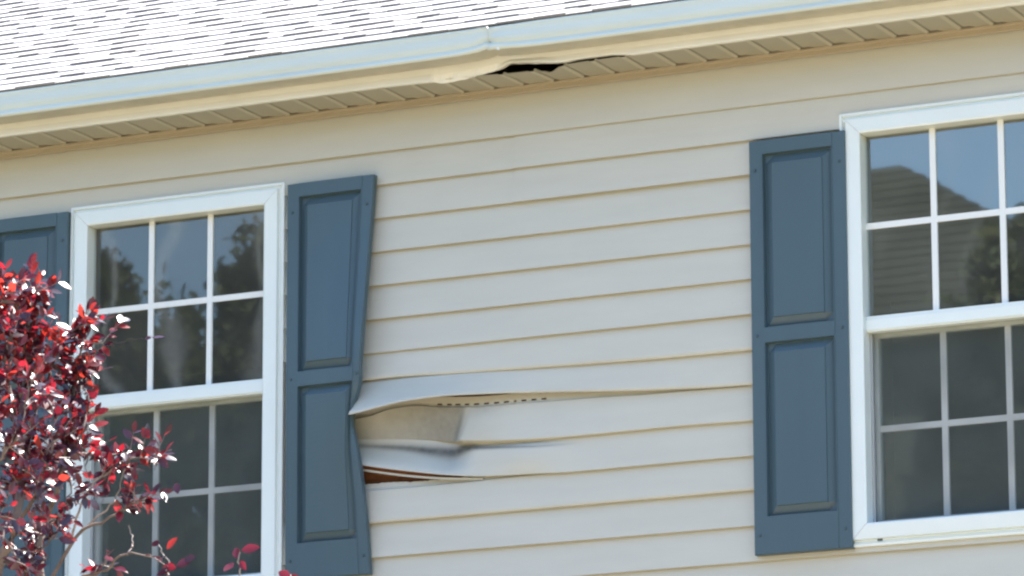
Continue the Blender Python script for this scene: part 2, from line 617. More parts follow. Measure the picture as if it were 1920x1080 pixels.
def window(x0, x1, gl, label):
    root = empty('window', house)
    root['label'] = label
    prof = [(0, .02), (0, -.026), (.010, -.028), (.0125, -.019), (.023, -.019), (.0255, -.034), (.074, -.039), (.080, -.036), (.081, .030)]
    cs = [(x0, WZ0), (x1, WZ0), (x1, WZ1), (x0, WZ1)]
    cx, cz = (x0+x1)/2, (WZ0+WZ1)/2
    for i in range(4):
        a, b_ = cs[i], cs[(i+1) % 4]
        rows = []
        g = .0007
        for d, y in prof:
            ra, rb = [], []
            pa = [a[0]+d*(1 if a[0] < cx else -1), a[1]+d*(1 if a[1] < cz else -1)]
            pb = [b_[0]+d*(1 if b_[0] < cx else -1), b_[1]+d*(1 if b_[1] < cz else -1)]
            L = math.hypot(pb[0]-pa[0], pb[1]-pa[1])
            ux, uz = (pb[0]-pa[0])/L, (pb[1]-pa[1])/L
            rows.append([(pa[0]+ux*g, y, pa[1]+uz*g), (pb[0]-ux*g, y, pb[1]-uz*g)])
        q = MB()
        q.grid(rows)
        if i == 0:
            o = q.build('sill', M['white'], root)
            q = MB()
            q.box(x0+.112, x0+.130, -.0235, -.018, WZ0+.0165, WZ0+.0225)
            q.build('weep_hole', M['screw'], root)
        else:
            q.build('casing', M['white'], root)
    gx0, gx1 = x0+.081, x1-.081
    gz1 = WZ1-.081
    gz0 = WZ0+.078
    rail0, rail1 = 5.180, 5.236
    # upper sash: thin dark-shadowed stop, glass and grille
    q = MB()
    q.box(gx0, gx1, -.006, .060, rail0, rail1)
    q.box(gx0, gx1, -.012, -.006, rail0+.006, rail1-.012)
    q.build('meeting_rail', M['white'], root)

    def lites(z0, z1, yg, xa, xb, mt, ym, mm):
        w_ = xb-xa
        xm = [xa+w_/3, xa+2*w_/3]
        zm = (z0+z1)/2
        for c in xm:
            q = MB()
            q.box(c-MUN, c+MUN, ym, yg+.004, z0, z1)
            q.build('muntin', mm, root)
        q = MB()
        edges = [xa]+[v_ for c in xm for v_ in (c-MUN, c+MUN)]+[xb]
        for i in range(0, 6, 2):
            q.box(edges[i], edges[i+1], ym+.0012, yg+.004, zm-MUN, zm+MUN)
        q.build('muntin', mm, root)
        for i in range(0, 6, 2):
            for za, zb in ((z0, zm-MUN), (zm+MUN, z1)):
                q = MB()
                xa_, xb_ = edges[i], edges[i+1]
                q.add([(xa_, yg, za), (xb_, yg, za), (xb_, yg, zb), (xa_, yg, zb)], [(0, 1, 2, 3)])
                q.build('pane', mt, root)
    lites(rail1, gz1, .016, gx0, gx1, gl[0], .010, M['muntin'])
    # lower sash sits further in, behind an insect screen
    q = MB()
    for a, b_, c, d in ((gx0, gx0+.022, gz0, rail0), (gx1-.022, gx1, gz0, rail0), (gx0+.022, gx1-.022, gz0, gz0+.022), (gx0+.022, gx1-.022, rail0-.012, rail0)):
        q.box(a, b_, .046, .075, c, d)
    q.build('sash', M['white'], root)
    lites(gz0+.022, rail0-.012, .060, gx0+.022, gx1-.022, gl[1], .052, M['muntin'])
    q = MB()
    q.add([(gx0+.010, .026, gz0+.010), (gx1-.010, .026, gz0+.010), (gx1-.010, .026, rail0), (gx0+.010, .026, rail0)], [(0, 1, 2, 3)])
    q.build('insect_screen', M['screen'], root)
    q = MB()
    for a, b_, c, d in ((gx0+.001, gx0+.010, gz0+.001, rail0-.001), (gx1-.010, gx1-.001, gz0+.001, rail0-.001), (gx0+.010, gx1-.010, gz0+.001, gz0+.010)):
        q.box(a, b_, .020, .032, c, d)
    q.build('screen_frame', M['screen_frame'], root)
    return root


M['screen_frame'] = mat('grey_screen_frame', (0.38, 0.39, 0.39), 0.5)
window(*WIN[0], (M['glass_near'], M['glass_low']), 'window beside the melted shutter, partly behind the red tree')
window(*WIN[1], (M['glass'], M['glass_low']), 'window at the far end with the straight shutter, reflecting blue sky')


# ---- shutters
SW, SH = 0.366, 1.496


def shutter(warp, label, mid=(.757, .812)):
    """warp(u, v, h) -> world point; u, v in metres from the lower left, h = height above the wall"""
    F0, R0 = .036, .015
    u1, u2 = .052, SW-.052
    zones = [(.135, mid[0]), (mid[1], SH-.052)]      # recessed fields, lower and upper
    e = .0006

    def h_frame(u, v):
        for a, b_ in zones:
            if u1 < u < u2 and a < v < b_:
                return R0
        return F0-(.0025 if (u < u1-.004 or u > u2+.004) else 0)
    us = [0, .003, .02, u1-.0045, u1-.0035, u1-e, u1+.003, u1+.012, SW/2, u2-.012, u2-.003, u2+e, u2+.0035, u2+.0045, SW-.02, SW-.003, SW]
    vs_ = [0, .003]
    for a, b_ in zones:
        vs_ += [a-e, a+.003, b_-.003, b_+e]
    vs_ += [SH-.003, SH]
    extra = [SH*i/70 for i in range(1, 70)]
    vs_ = sorted(vs_+[q for q in extra if all(abs(q-r) > .006 for r in vs_)])
    q = MB()
    rows = []
    for v in vs_:
        r = []
        for i, u in enumerate(us):
            h = h_frame(u, v)
            if u in (0, SW) or v in (0, SH):
                h -= .0025
            r.append(warp(u, v, h))
        r = [warp(0, v, .004)]+r+[warp(SW, v, .004)]
        rows.append(r)
    rows = [[warp(u, 0, .004) for u in [0]+us+[SW]]]+rows+[[warp(u, SH, .004) for u in [0]+us+[SW]]]
    q.grid(rows)
    root = q.build('shutter', M['blue'], house, label=label)
    for a, b_ in zones:
        pu0, pu1, pv0, pv1 = u1+.006, u2-.006, a+.006, b_-.006
        iu, iv = .030, .030
        uu = [pu0, pu0+iu-.0015, pu0+iu, SW/2, pu1-iu, pu1-iu+.0015, pu1]
        hu = [R0+.0005, F0-.006, F0-.0015, F0-.0015, F0-.0015, F0-.006, R0+.0005]
        vv = [pv0, pv0+iv-.0015, pv0+iv]+[pv0+iv+(pv1-pv0-2*iv)*i/28 for i in range(1, 28)]+[pv1-iv, pv1-iv+.0015, pv1]
        rows = []
        for j, v in enumerate(vv):
            hv = R0+.0005 if j in (0, len(vv)-1) else (F0-.006 if j in (1, len(vv)-2) else 1)
            rows.append([warp(u, v, min(hu[i], hv)) for i, u in enumerate(uu)])
        q = MB()
        q.grid(rows)
        q.build('panel', M['blue'], root)
    for u, v in ((.022, .07), (SW-.022, .07), (.022, SH-.11), (SW-.022, SH-.11), (.022, sum(mid)/2), (SW-.022, sum(mid)/2)):
        c = warp(u, v, F0-.001)
        q = MB()
        n = 10
        ring = [(c[0]+.006*math.cos(2*PI*i/n), c[1]+.001, c[2]+.006*math.sin(2*PI*i/n)) for i in range(n)]
        ring2 = [(c[0]+.0045*math.cos(2*PI*i/n), c[1]-.003, c[2]+.0045*math.sin(2*PI*i/n)) for i in range(n)]
        q.add(ring+ring2, [(i, (i+1) % n, n+(i+1) % n, n+i) for i in range(n)]+[tuple(range(n, 2*n))])
        q.build('screw', M['screw'], root)
    return root


YW = -0.012
tl = at(1405, 266, -.04)
sx, sz = tl.x, tl.z-SH
shutter(lambda u, v, h: (sx+u, YW-h, sz+v), 'straight undamaged shutter')
# the melted shutter: its right edge follows the outline in the photo
ltl, lbl = at(540, 347, -.04), at(535, 1085, -.04)
re_pts = [(701, 329), (694, 430), (687, 520), (680, 610), (675, 680), (673, 712), (668, 732), (660, 756), (656, 775), (658, 795), (667, 835), (675, 880), (684, 960), (692, 1076)]
re_c = curve(sorted([(at(u, v, -.045).z, at(u, v, -.045).x) for u, v in re_pts]))
lz = ltl.z-SH


def melt(u, v, h):
    z = lz+v
    xl = lbl.x+(ltl.x-lbl.x)*v/SH
    xr = re_c(z+.0)
    t_ = u/SW
    full = xl+SW
    d = xr-full
    g = t_**3
    zc = at(657, 775, -.045).z
    pin = math.exp(-((z-zc)/.12)**2)
    g = g*(1-pin)+pin*t_**5
    x = xl+u+d*g
    # bellied: the middle stands off the wall, the lower half leans under
    vv = (v-.74)/(.42 if v < .74 else .50)
    out = .068*math.exp(-vv*vv)*(.30+.70*sstep(0, .7, t_))
    fold = -.016*pin*sstep(.75, 1.0, t_)
    y = YW-h*(1-.25*pin*sstep(.8, 1, t_))-out-fold
    zz = z+(.010*pin*sstep(.5, 1, t_)*(-1 if z < zc else 1))*.5
    return (x+out*.46, y, zz-out*.22)


shutter(melt, 'melted shutter with its right edge pulled in', (.722, .778))
lsx = WIN[0][0]-.003-SW
shutter(lambda u, v, h: (lsx+u, YW-h, ltl.z-SH+v), 'shutter behind the red tree')

# ---- eaves: trim, soffit planks, fascia, gutter
YF = -0.228
b = MB()
rows = []
xs = [HX0+(HX1-HX0)*i/40 for i in range(41)]
for y, z in ((.02, ZS+.012), (-.022, ZS+.012), (-.030, ZS-.002), (-.030, ZS-.007), (-.019, ZS-.010), (-.021, ZS-.024), (-.004, ZS-.026)):
    rows.append([(x, y, z+.0008*noise.noise(Vector((x*2, 5, 1)))) for x in xs])
b.grid(rows)
b.build('frieze_trim', M['trim'], house)

hole = [at_z(u, v, ZS) for u, v in ((900, 137.5), (912, 134.5), (925, 132.5), (937, 131.5), (940, 128), (950, 127), (962, 126), (974, 124.5), (984, 125), (990, 128), (998, 128.5), (1003, 126.5),
                                     (1008, 128), (1014, 129.5), (1022, 129), (1030, 131.5), (1036, 130.5), (1046, 124), (1058, 116.5))]
hx = [q.x for q in hole]
hy = [q.y for q in hole]


def soffit_front(x):
    if hx[0] < x < hx[-1]:
        return max(YF+.004, float(np.interp(x, hx, hy)))
    return YF+.004


SPW = 0.1215
x = HX0
while x < HX1-.01:
    x1 = min(HX1, x+SPW)
    near = x1 > hx[0]-.2 and x < hx[-1]+.2
    n = 24 if near else 4
    base = [x+(x1-x-.030)*i/n for i in range(n+1)]
    cols = [(q, 0.0) for q in base]+[(x1-.026, -.003), (x1-.008, -.003), (x1-.004, .006), (x1, .006)]
    b = MB()
    rows = []
    for fr in (0, .25, .5, .75, 1.0):
        r = []
        for ci, (q, hgt) in enumerate(cols):
            yf = soffit_front(q)
            ye = -.024 if 1 < ci < len(cols)-3 else -.044
            y = yf+(ye-yf)*fr
            sag = 0.0
            if near:
                sag = -.010*math.exp(-((q-(hx[0]+hx[-1])/2)/.16)**2)*(1-fr)**1.5
            r.append((q, y, ZS+hgt+sag))
        rows.append(r)
    b.grid(rows)
    nc = len(cols)-1
    for fi in range(len(b.f)):
        if fi % nc in (n, n+1):
            b.mi[fi] = 1
    b.build('soffit_panel', [M['soffit'], M['bead']], house)
    x = x1

# fascia strip: bent around the hole
XG = lambda u, v=110, Y=-.26: at(u, v, Y).x
fb = curve(sorted([(at(u, v, YF-.006).x, at(u, v, YF-.006).z-ZS) for u, v in ((700, 164.2), (760, 157.5), (803, 153), (835, 152.5), (872, 144.7), (902, 137), (938, 127), (955, 118.2), (980, 117.2), (1004, 116.8), (1056, 115.5), (1079, 110.5), (1120, 104.7), (1180, 97.5))]))
fx0, fx1 = XG(700), XG(1180)
ZFT = ZS+.052


def fas_bottom(x):
    d = fb(x) if fx0 < x < fx1 else 0.0
    k_ = min(1, max(0, (x-fx0)/.08))*min(1, max(0, (fx1-x)/.08))
    return ZS-.002+d*k_


b = MB()
xs = [HX0, HX0+1, HX0+2]+[fx0-.1+(fx1-fx0+.2)*i/110 for i in range(111)]+[HX1-2, HX1-1, HX1]
xs = sorted(xs)
rows = [[], [], [], [], []]
for x in xs:
    zb = fas_bottom(x)
    twist = 0.0
    if fx0 < x < fx1:
        twist = .020*sstep(XG(802), XG(812), x)*(1-sstep(XG(900), XG(955), x))-.012*math.exp(-((x-XG(1000))/.10)**2)
    cr = sstep(XG(770), XG(830), x)*(1-sstep(XG(960), XG(1040), x)) if fx0 < x < fx1 else 0
    wob = .0015*noise.noise(Vector((x*9, 1, 1)))+cr*.009*noise.noise(Vector((x*26, 1, 1)))
    zb += cr*.004*noise.noise(Vector((x*32, 7, 1)))
    rows[0].append((x, YF+.012, zb+.001))
    rows[1].append((x, YF-.010+twist+wob, zb))
    rows[2].append((x, YF-.011+twist*.9+wob, zb+.004))
    rows[3].append((x, YF-.006+twist*.3, (zb+ZFT)/2))
    rows[4].append((x, YF-.002, ZFT+.06))
b.grid(rows)
b.build('fascia', M['fascia'], house, label='cream fascia bent beside the soffit hole')

# gutter: swept profile (bottom back -> lip), pinched at the joint
YG = -0.342
prof = [(YF-.014, ZS+.044), (YG+.010, ZS+.040), (YG-.002, ZS+.041), (YG-.007, ZS+.046), (YG-.007, ZS+.056), (YG-.001, ZS+.060), (YG+.003, ZS+.066), (YG-.002, ZS+.074), (YG-.005, ZS+.086), (YG-.003, ZS+.102),
        (YG+.002, ZS+.120), (YG-.001, ZS+.130), (YG-.002, ZS+.138), (YG+.006, ZS+.140), (YG+.006, ZS+.128)]
xj = XG(911, 70, -.36)


def gut(x, i):
    y, z = prof[i]
    d = x-xj
    s = abs(d)
    dz = dy = 0.0
    L_ = math.exp(-(s/.075)**2)
    Ll = math.exp(-(s/.030))
    hrel = (z-ZS-.04)/.1          # 0 bottom .. 1 lip
    if d < 0:
        # left length: bottom bead lifts towards the joint, lip carries on straight
        dz += .014*math.exp(-(s/.06))*(1-min(1, hrel))+.005*Ll
        dy += .006*Ll*hrel
    else:
        dz += .011*math.exp(-(s/.12))*(1-min(1, max(0, hrel)))-.006*math.exp(-(s/.10)**2)*max(0, hrel)
        dy += -.010*math.exp(-((d-.06)/.07)**2)*(1-abs(hrel-.4))
    if 3 <= i <= 9:
        dz += .013*Ll*(1 if i < 8 else .4)
        dy += .022*math.exp(-(s/.014))*(1-abs(i-6)/5)
    if s < .25:
        c_ = math.exp(-(s/.09))
        dy += c_*.006*noise.noise(Vector((x*28, i*.7, 8)))
        dz += c_*.003*noise.noise(Vector((x*34, i*.6, 3)))
    w_ = .0012*noise.noise(Vector((x*2.3, i*.2, 2)))
    return (x, y+dy+w_, z+dz+w_)


for a, b_, lab in ((HX0-.05, xj, None), (xj+.0006, HX1+.05, None)):
    n1 = 70
    if a < -10:
        xs = [a, a+1, a+2, a+2.5]+[xj-.5+.5*(i/n1) for i in range(n1+1)]
    else:
        xs = [xj+.0006+.6*(i/n1) for i in range(n1+1)]+[b_-3, b_-2, b_-1, b_]
    q = MB()
    q.grid([[gut(x, i) for x in xs] for i in range(len(prof))])
    # back wall of the trough
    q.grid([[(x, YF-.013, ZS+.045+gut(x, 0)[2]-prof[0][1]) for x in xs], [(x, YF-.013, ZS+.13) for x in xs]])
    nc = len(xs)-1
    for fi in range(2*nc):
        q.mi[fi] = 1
    q.build('gutter', [M['gutter'], M['gutter_bottom']], house, smooth=True, label='gutter length pinched at the joint' if a < -10 else 'gutter length bulging past the joint')
q = MB()
q.box(xj+.045-.004, xj+.045+.004, YG-.012, YG-.002, ZS+.046, ZS+.055)
q.build('gutter_rivet', M['white'], house)

# ---- roof: deck plus shingles
SL = math.atan(6/12)
ry0, rz0 = -0.315, ZS+.148
cu, su = math.cos(SL), math.sin(SL)
RL = (HD/2-ry0)/cu


def rp(x, s, n):
    return (x, ry0+s*cu-n*su, rz0+s*su+n*cu)


b = MB()
b.add([rp(HX0-.2, .02, -.012), rp(HX1+.2, .02, -.012), rp(HX1+.2, RL, -.012), rp(HX0-.2, RL, -.012)], [(0, 1, 2, 3)])
b.add([rp(HX0-.2, .02, -.03), rp(HX1+.2, .02, -.03), rp(HX1+.2, .02, -.012), rp(HX0-.2, .02, -.012)], [(0, 1, 2, 3)])
zr = rp(0, RL, -.012)[2]
b.add([(HX0-.2, HD/2, zr), (HX1+.2, HD/2, zr), (HX1+.2, HD+.4, zr-(HD/2+.4)*6/12), (HX0-.2, HD+.4, zr-(HD/2+.4)*6/12)], [(0, 1, 2, 3)])
for xx in (HX0+.05, HX1-.05):
    b.add([(xx, 0.1, ZS+.02), (xx, HD, ZS+.02), (xx, HD/2, zr-.03)], [(0, 1, 2)])
roof = b.build('roof', M['deck'], house)
EXP = 0.130
stuff = MB()
nind = 0


def shingle_box(mb, x0, x1, s0, t_, lift, mi, edge):
    L_ = EXP+.035
    vs_ = []
    for s, n0, n1 in ((s0, .004, .004+t_), (s0+L_, -.004, .002)):
        vs_ += [rp(x0, s, n0), rp(x1, s, n0), rp(x1, s, n1+lift), rp(x0, s, n1+lift)]
    mb.add(vs_, [(3, 2, 6, 7), (0, 3, 7, 4), (1, 5, 6, 2)], mi)
    mb.add(vs_[:4], [(0, 1, 2, 3)], edge)


rr = random.Random(21)
for i in range(int(RL/EXP)):
    s0 = i*EXP+rr.uniform(-.002, .002)
    x = HX0-.2-rr.uniform(0, .2)
    thick = rr.random() < .35
    while x < HX1+.2:
        wdt = rr.choice((.09, .11, .13, .16, .19) if thick else (.07, .10, .14, .18, .24))*rr.uniform(.9, 1.1)
        x1 = min(x+wdt, HX1+.25)
        t_ = rr.uniform(.0075, .0095) if thick else rr.uniform(.0042, .0058)
        mi = rr.choice((0, 0, 1, 2))
        lift = rr.uniform(0, .001)
        pz = rp((x+x1)/2, s0, 0)
        d = Vector(pz)-CAM
        uu, vv_ = 960+F_PX*d.dot(rt)/d.dot(fw), 540-F_PX*d.dot(up)/d.dot(fw)
        if -30 < uu < 1700 and -12 < vv_ and i < 26 and nind < 300:
            q = MB()
            shingle_box(q, x+.001, x1-.001, s0, t_, lift, 0, 1)
            q.build('shingle', [M[('shingle_a', 'shingle_b', 'shingle_c')[mi]], M['shingle_edge']], roof)
            nind += 1
        else:
            shingle_box(stuff, x+.001, x1-.001, s0, t_, lift, mi, 3)
        x = x1
        thick = (not thick) if rr.random() < .85 else thick
o = stuff.build('shingles', [M['shingle_a'], M['shingle_b'], M['shingle_c'], M['shingle_edge']], roof)
o['kind'] = 'stuff'
print('individual shingles', nind)
q = MB()
q.grid([[rp(x, -.012, -.020) for x in (HX0-.2, HX1+.2)], [rp(x, -.012, -.002) for x in (HX0-.2, HX1+.2)], [rp(x, .10, -.004) for x in (HX0-.2, HX1+.2)]])
q.build('drip_edge', M['gutter'], roof)

# ------------------------------------------------------------------ red-leaved plum tree
TY = -2.3
R3 = random.Random(5)
tree = empty('plum_tree', loc=(0, 0, 0))
tree['label'] = 'red and purple leaved tree with thin bare twigs in front of the house'
tree['category'] = 'tree'


def P(u, v, dy=0.0):
    return at(u, v, TY+dy)


base = P(-260, 1300)
base = Vector((base.x-.15, TY-.1, 0.0))
fork = Vector((base.x+.05, TY, 1.5))
tr = MB()
tr.tube([base, base+Vector((.01, .02, .05)), base+Vector((.03, .04, .7)), fork], [.13, .085, .07, .065], 12)
tr.build('trunk', M['bark'], tree, smooth=True)
BR = []      # (points, r0, r1)


def branch(pts, r0, r1, leafy, size=1.0):
    """leafy: list of (start fraction, end fraction, shoots per metre)"""
    BR.append(([Vector(q) for q in pts], r0, r1, leafy, size))


def stem(u, v, dy):
    q = P(u, v, dy)
    return [fork+Vector((.02*R3.uniform(-1, 1), .02, -.05)), fork.lerp(q, .45)+Vector((R3.uniform(-.1, .1), R3.uniform(-.1, .1), .06)), q]


s1 = stem(-20, 1150, 0)
branch(s1+[P(25, 1000, -.05), P(45, 850, 0), P(42, 720, .05), P(50, 620, 0), P(56, 535, -.02)], .030, .003, [(.5, 1, 62)])
s2 = stem(60, 1180, .2)
branch(s2+[P(75, 1020, .2), P(110, 900, .15), P(128, 800, .1), P(140, 720, .1), P(152, 650, .05)], .022, .003, [(.55, 1, 40)])
s3 = stem(-80, 1100, -.3)
branch(s3+[P(-50, 900, -.3), P(-20, 740, -.25), P(-8, 620, -.2), P(-2, 535, -.2)], .026, .003, [(.45, 1, 55)])
s4 = stem(-60, 1200, .3)
branch(s4+[P(-20, 960, .3), P(30, 900, .25), P(90, 862, .2), P(130, 832, .15)], .012, .004, [(.6, 1, 22)])
branch([P(90, 862, .2), P(160, 850, .1), P(215, 868, .08), P(258, 858, .05), P(300, 870, .03)], .006, .002, [(.1, 1, 52)])
branch([P(60, 1180, .2), P(130, 1020, .1), P(200, 975, .05), P(240, 950, .0), P(280, 925, -.03)], .008, .002, [(.45, 1, 26)])
branch([P(-40, 1300, .1), P(90, 1130, .1), P(190, 1070, .05), P(240, 1040, .0), P(284, 1042, 0)], .009, .0022, [(.9, 1, 6)])
branch([P(240, 1040, 0), P(249, 1018, 0), P(241, 985, 0)], .003, .0015, [])
branch([P(130, 1020, .1), P(150, 950, .05), P(175, 905, .02), P(210, 880, 0)], .005, .002, [(.5, 1, 22)])
branch([P(140, 1010, .1), P(205, 950, .1), P(232, 890, .1), P(228, 838, .1)], .004, .0015, [])
branch([P(150, 1120, .1), P(250, 1112, .05), P(305, 1090, .0), P(316, 1060, 0), P(297, 1022, 0)], .004, .0018, [])
branch([P(250, 1112, .05), P(350, 1130, .03), P(440, 1110, .02), P(448, 1070, 0), P(450, 1035, 0)], .004, .0018, [])
branch([P(440, 1110, 0), P(540, 1130, 0), P(545, 1078, 0)], .003, .002, [])
branch([P(45, 850, 0), P(70, 760, .1), P(95, 690, .1), P(120, 632, .05), P(152, 612, 0)], .009, .002, [(.25, 1, 52)])
branch([P(45, 850, 0), P(25, 770, -.15), P(18, 690, -.2), P(22, 610, -.2)], .008, .002, [(.2, 1, 58)])
branch([P(25, 1000, -.05), P(60, 940, -.2), P(85, 880, -.25), P(100, 800, -.25), P(92, 730, -.2)], .009, .002, [(.15, 1, 45)])
branch([P(25, 1000, -.05), P(75, 990, -.2), P(115, 960, -.25), P(140, 905, -.25)], .007, .002, [(.15, 1, 36)])
branch([P(-20, 1150, 0), P(40, 1090, -.3), P(70, 1040, -.3), P(108, 1000, -.3)], .008, .002, [(.15, 1, 36)])
branch([P(-50, 900, -.3), P(10, 850, -.4), P(40, 790, -.4), P(62, 700, -.4)], .008, .002, [(.25, 1, 44)])
branch([P(-50, 900, -.3), P(-10, 960, -.4), P(20, 1030, -.4), P(60, 1075, -.4)], .008, .002, [(.25, 1, 40)])
branch([P(110, 900, .15), P(150, 820, .1), P(165, 760, .1), P(150, 705, .1)], .005, .002, [(.2, 1, 36)])
branch([P(152, 650, .05), P(180, 640, .05), P(195, 645, .05)], .003, .0015, [(.1, 1, 30)])
branch([P(60, 1180, .2), P(150, 1120, .1), P(185, 1075, .1), P(200, 1050, .1)], .005, .002, [(.5, 1, 22)])
# crown outside the frame: to the left and below
for i in range(46):
    a = R3.uniform(0, 2*PI)
    hgt = R3.uniform(2.2, 4.9)
    rad = 1.35*math.sqrt(max(.05, 1-((hgt-3.5)/1.9)**2))*R3.uniform(.5, 1.0)
    tip = Vector((base.x-.1+rad*math.cos(a)-.1, TY+rad*math.sin(a)*.8, hgt))
    d = tip-CAM
    uu, vv_ = 960+F_PX*d.dot(rt)/d.dot(fw), 540-F_PX*d.dot(up)/d.dot(fw)
    if uu > -30 and vv_ < 1110:
        continue
    mid = fork.lerp(tip, .5)+Vector((0, 0, .15))
    branch([fork+Vector((0, 0, -.03)), fork.lerp(mid, .5)+Vector((0, 0, .05)), mid, mid.lerp(tip, .6)+Vector((0, 0, .05)), tip], .018, .002, [(.35, 1, 22)])


def polyline(pts, n):
    ax = [curve([(i, q[k]) for i, q in enumerate(pts)]) for k in range(3)]
    return [Vector((ax[0](t_), ax[1](t_), ax[2](t_))) for t_ in np.linspace(0, len(pts)-1, n)]


LEAF = []       # (pos, dir, normal, length, material index)


def pick(u, v):
    """young tips are scarlet, inner leaves dark purple"""
    r = R3.random()
    hi = (1-sstep(520, 800, v))*.36
    if r < .10+hi*.8:
        return 2
    if r < .34+hi:
        return 1
    if r < .62:
        return 3
    return 0


def add_leaf(q, d, L_=None, mi=None, nrm=None):
    dd = q-CAM
    uu, vv_ = 960+F_PX*dd.dot(rt)/dd.dot(fw), 540-F_PX*dd.dot(up)/dd.dot(fw)
    if nrm is None and R3.random() < .12:
        nrm = Vector((.66+R3.gauss(0, .16), -.42+R3.gauss(0, .16), .62+R3.gauss(0, .16)))
        d = d-nrm*d.dot(nrm)/nrm.length_squared
    nrm = nrm or Vector((R3.gauss(.30, .55), R3.gauss(-.28, .5), R3.gauss(.55, .45)))
    LEAF.append((q, d.normalized(), nrm, L_ or R3.uniform(.026, .053), pick(uu, vv_) if mi is None else mi, uu, vv_))


branch([P(195, 645, .05), P(235, 640, .04), P(275, 634, .03), P(318, 631, .02)], .0007, .0005, [])
for pts, r0, r1, leafy, size in BR:
    n = 6*(len(pts)-1)+1
    pl = polyline(pts, n)
    for i in range(1, n-1):
        pl[i] = pl[i]+Vector((R3.gauss(0, .004), R3.gauss(0, .004), R3.gauss(0, .004)))
    q = MB()
    q.tube(pl, [r0+(r1-r0)*(i/(n-1))**.8 for i in range(n)], 6)
    tw = MB()
    nt_ = 0
    for a, b_, dens in leafy:
        tot = sum((pl[i+1]-pl[i]).length for i in range(n-1))
        for _ in range(max(1, int(.95*dens*tot*(b_-a)))):
            f_ = R3.uniform(a, b_)*(n-1)
            i = min(n-2, int(f_))
            p0 = pl[i].lerp(pl[i+1], f_-i)
            ax = (pl[i+1]-pl[i]).normalized()
            d = (ax*.7+Vector((R3.gauss(.12, .6), R3.gauss(0, .6), R3.gauss(.15, .55)))).normalized()
            ln = R3.uniform(.045, .105)
            p1 = p0+d*ln*.5+Vector((0, 0, .005))
            p2 = p0+d*ln+Vector((0, 0, R3.uniform(-.01, .02)))
            tw.tube([p0, p1, p2], [.0018, .0014, .0008], 4)
            nl = int(ln/.014)
            for j in range(nl):
                s_ = (j+.6)/nl
                pp = p0.lerp(p1, s_*2) if s_ < .5 else p1.lerp(p2, s_*2-1)
                side = d.cross(Vector((R3.gauss(0, 1), R3.gauss(0, 1), R3.gauss(0, 1)))).normalized()
                add_leaf(pp, d*.6+side*.8+Vector((0, 0, R3.uniform(-.35, .25))))
            add_leaf(p2, d)
            nt_ += 1
    br = q.build('branch', M['leaf_a'] if r0 < .001 else M['twig'] if r0 < .007 else M['bark'], tree, smooth=True)
    if nt_:
        tw.build('twigs', M['twig'], br)['kind'] = 'stuff'
# single leaves the photograph shows apart on the bare twigs
for (u, v), (du, dv), L_, mi in (((281, 822), (-20, -26), .062, 2), ((240, 918), (2, 34), .062, 1), ((313, 1030), (22, -28), .052, 2), ((298, 1022), (-22, -10), .045, 3), ((445, 1048), (-6, -34), .055, 1),
                                 ((452, 1032), (34, -6), .066, 1), ((438, 1055), (-12, 12), .052, 1), ((450, 1052), (14, 22), .045, 1), ((545, 1084), (-22, -12), .056, 1), ((540, 1078), (16, 6), .05, 1),
                                 ((330, 1062), (26, -12), .06, 3), ((345, 1050), (22, -4), .055, 0), ((320, 1068), (-18, 6), .05, 3), ((330, 905), (4, 26), .045, 3), ((150, 600), (34, 2), .06, 2),
                                 ((284, 633), (36, -3), .05, 3), ((272, 634), (18, 1), .03, 3), ((60, 505), (-4, -34), .06, 2), ((55, 520), (14, -30), .06, 2), ((62, 500), (4, -30), .05, 3), ((64, 530), (20, -20), .055, 2), ((48, 530), (-20, -14), .05, 2)):
    q0, q1 = P(u, v), P(u+du, v+dv, R3.uniform(-.03, .03))
    add_leaf(q0, q1-q0, L_, mi, Vector((.66, -.42, .62)) if v == 633 else Vector((R3.gauss(0, .3), -1, .3)))


def leaf_shape(seed):
    r = random.Random(seed)
    fold, curl = r.uniform(.10, .30), r.uniform(-.25, .35)
    wd = r.uniform(.23, .31)
    vs_ = [(0, 0, 0)]
    secs = [(.18, .62), (.42, 1.0), (.70, .78), (.90, .34)]
    for a, wv in secs:
        z = -curl*a*a*.5
        hw = wd*wv
        vs_ += [(a, -hw, z+fold*hw), (a, 0, z), (a, hw, z+fold*hw)]
    vs_.append((1.0, 0, -curl*.5))
    fs = [(0, 2, 1), (0, 3, 2)]
    for i in range(3):
        o_ = 1+3*i
        fs += [(o_, o_+1, o_+4, o_+3), (o_+1, o_+2, o_+5, o_+4)]
    fs += [(10, 11, 13), (11, 12, 13)]
    return vs_, fs


SHAPES = [leaf_shape(i) for i in range(5)]
LM = [M['leaf_a'], M['leaf_b'], M['leaf_c'], M['leaf_d']]
LME = {}
for si, (vs_, fs) in enumerate(SHAPES):
    for mi in range(4):
        me = bpy.data.meshes.new('leaf')
        me.from_pydata(vs_, [], fs)
        me.materials.append(LM[mi])
        me.polygons.foreach_set('use_smooth', [True]*len(me.polygons))
        LME[si, mi] = me


def leaf_matrix(q, d, nrm, L_):
    n = nrm-d*nrm.dot(d)
    if n.length < 1e-4:
        n = d.orthogonal()
    n.normalize()
    s = n.cross(d)
    mm = Matrix.Identity(4)
    for i in range(3):
        mm[i][0], mm[i][1], mm[i][2], mm[i][3] = d[i]*L_, s[i]*L_, n[i]*L_, q[i]
    return mm


inview = [i for i, l in enumerate(LEAF) if -5 < l[5] < 1920 and 440 < l[6] < 1085]
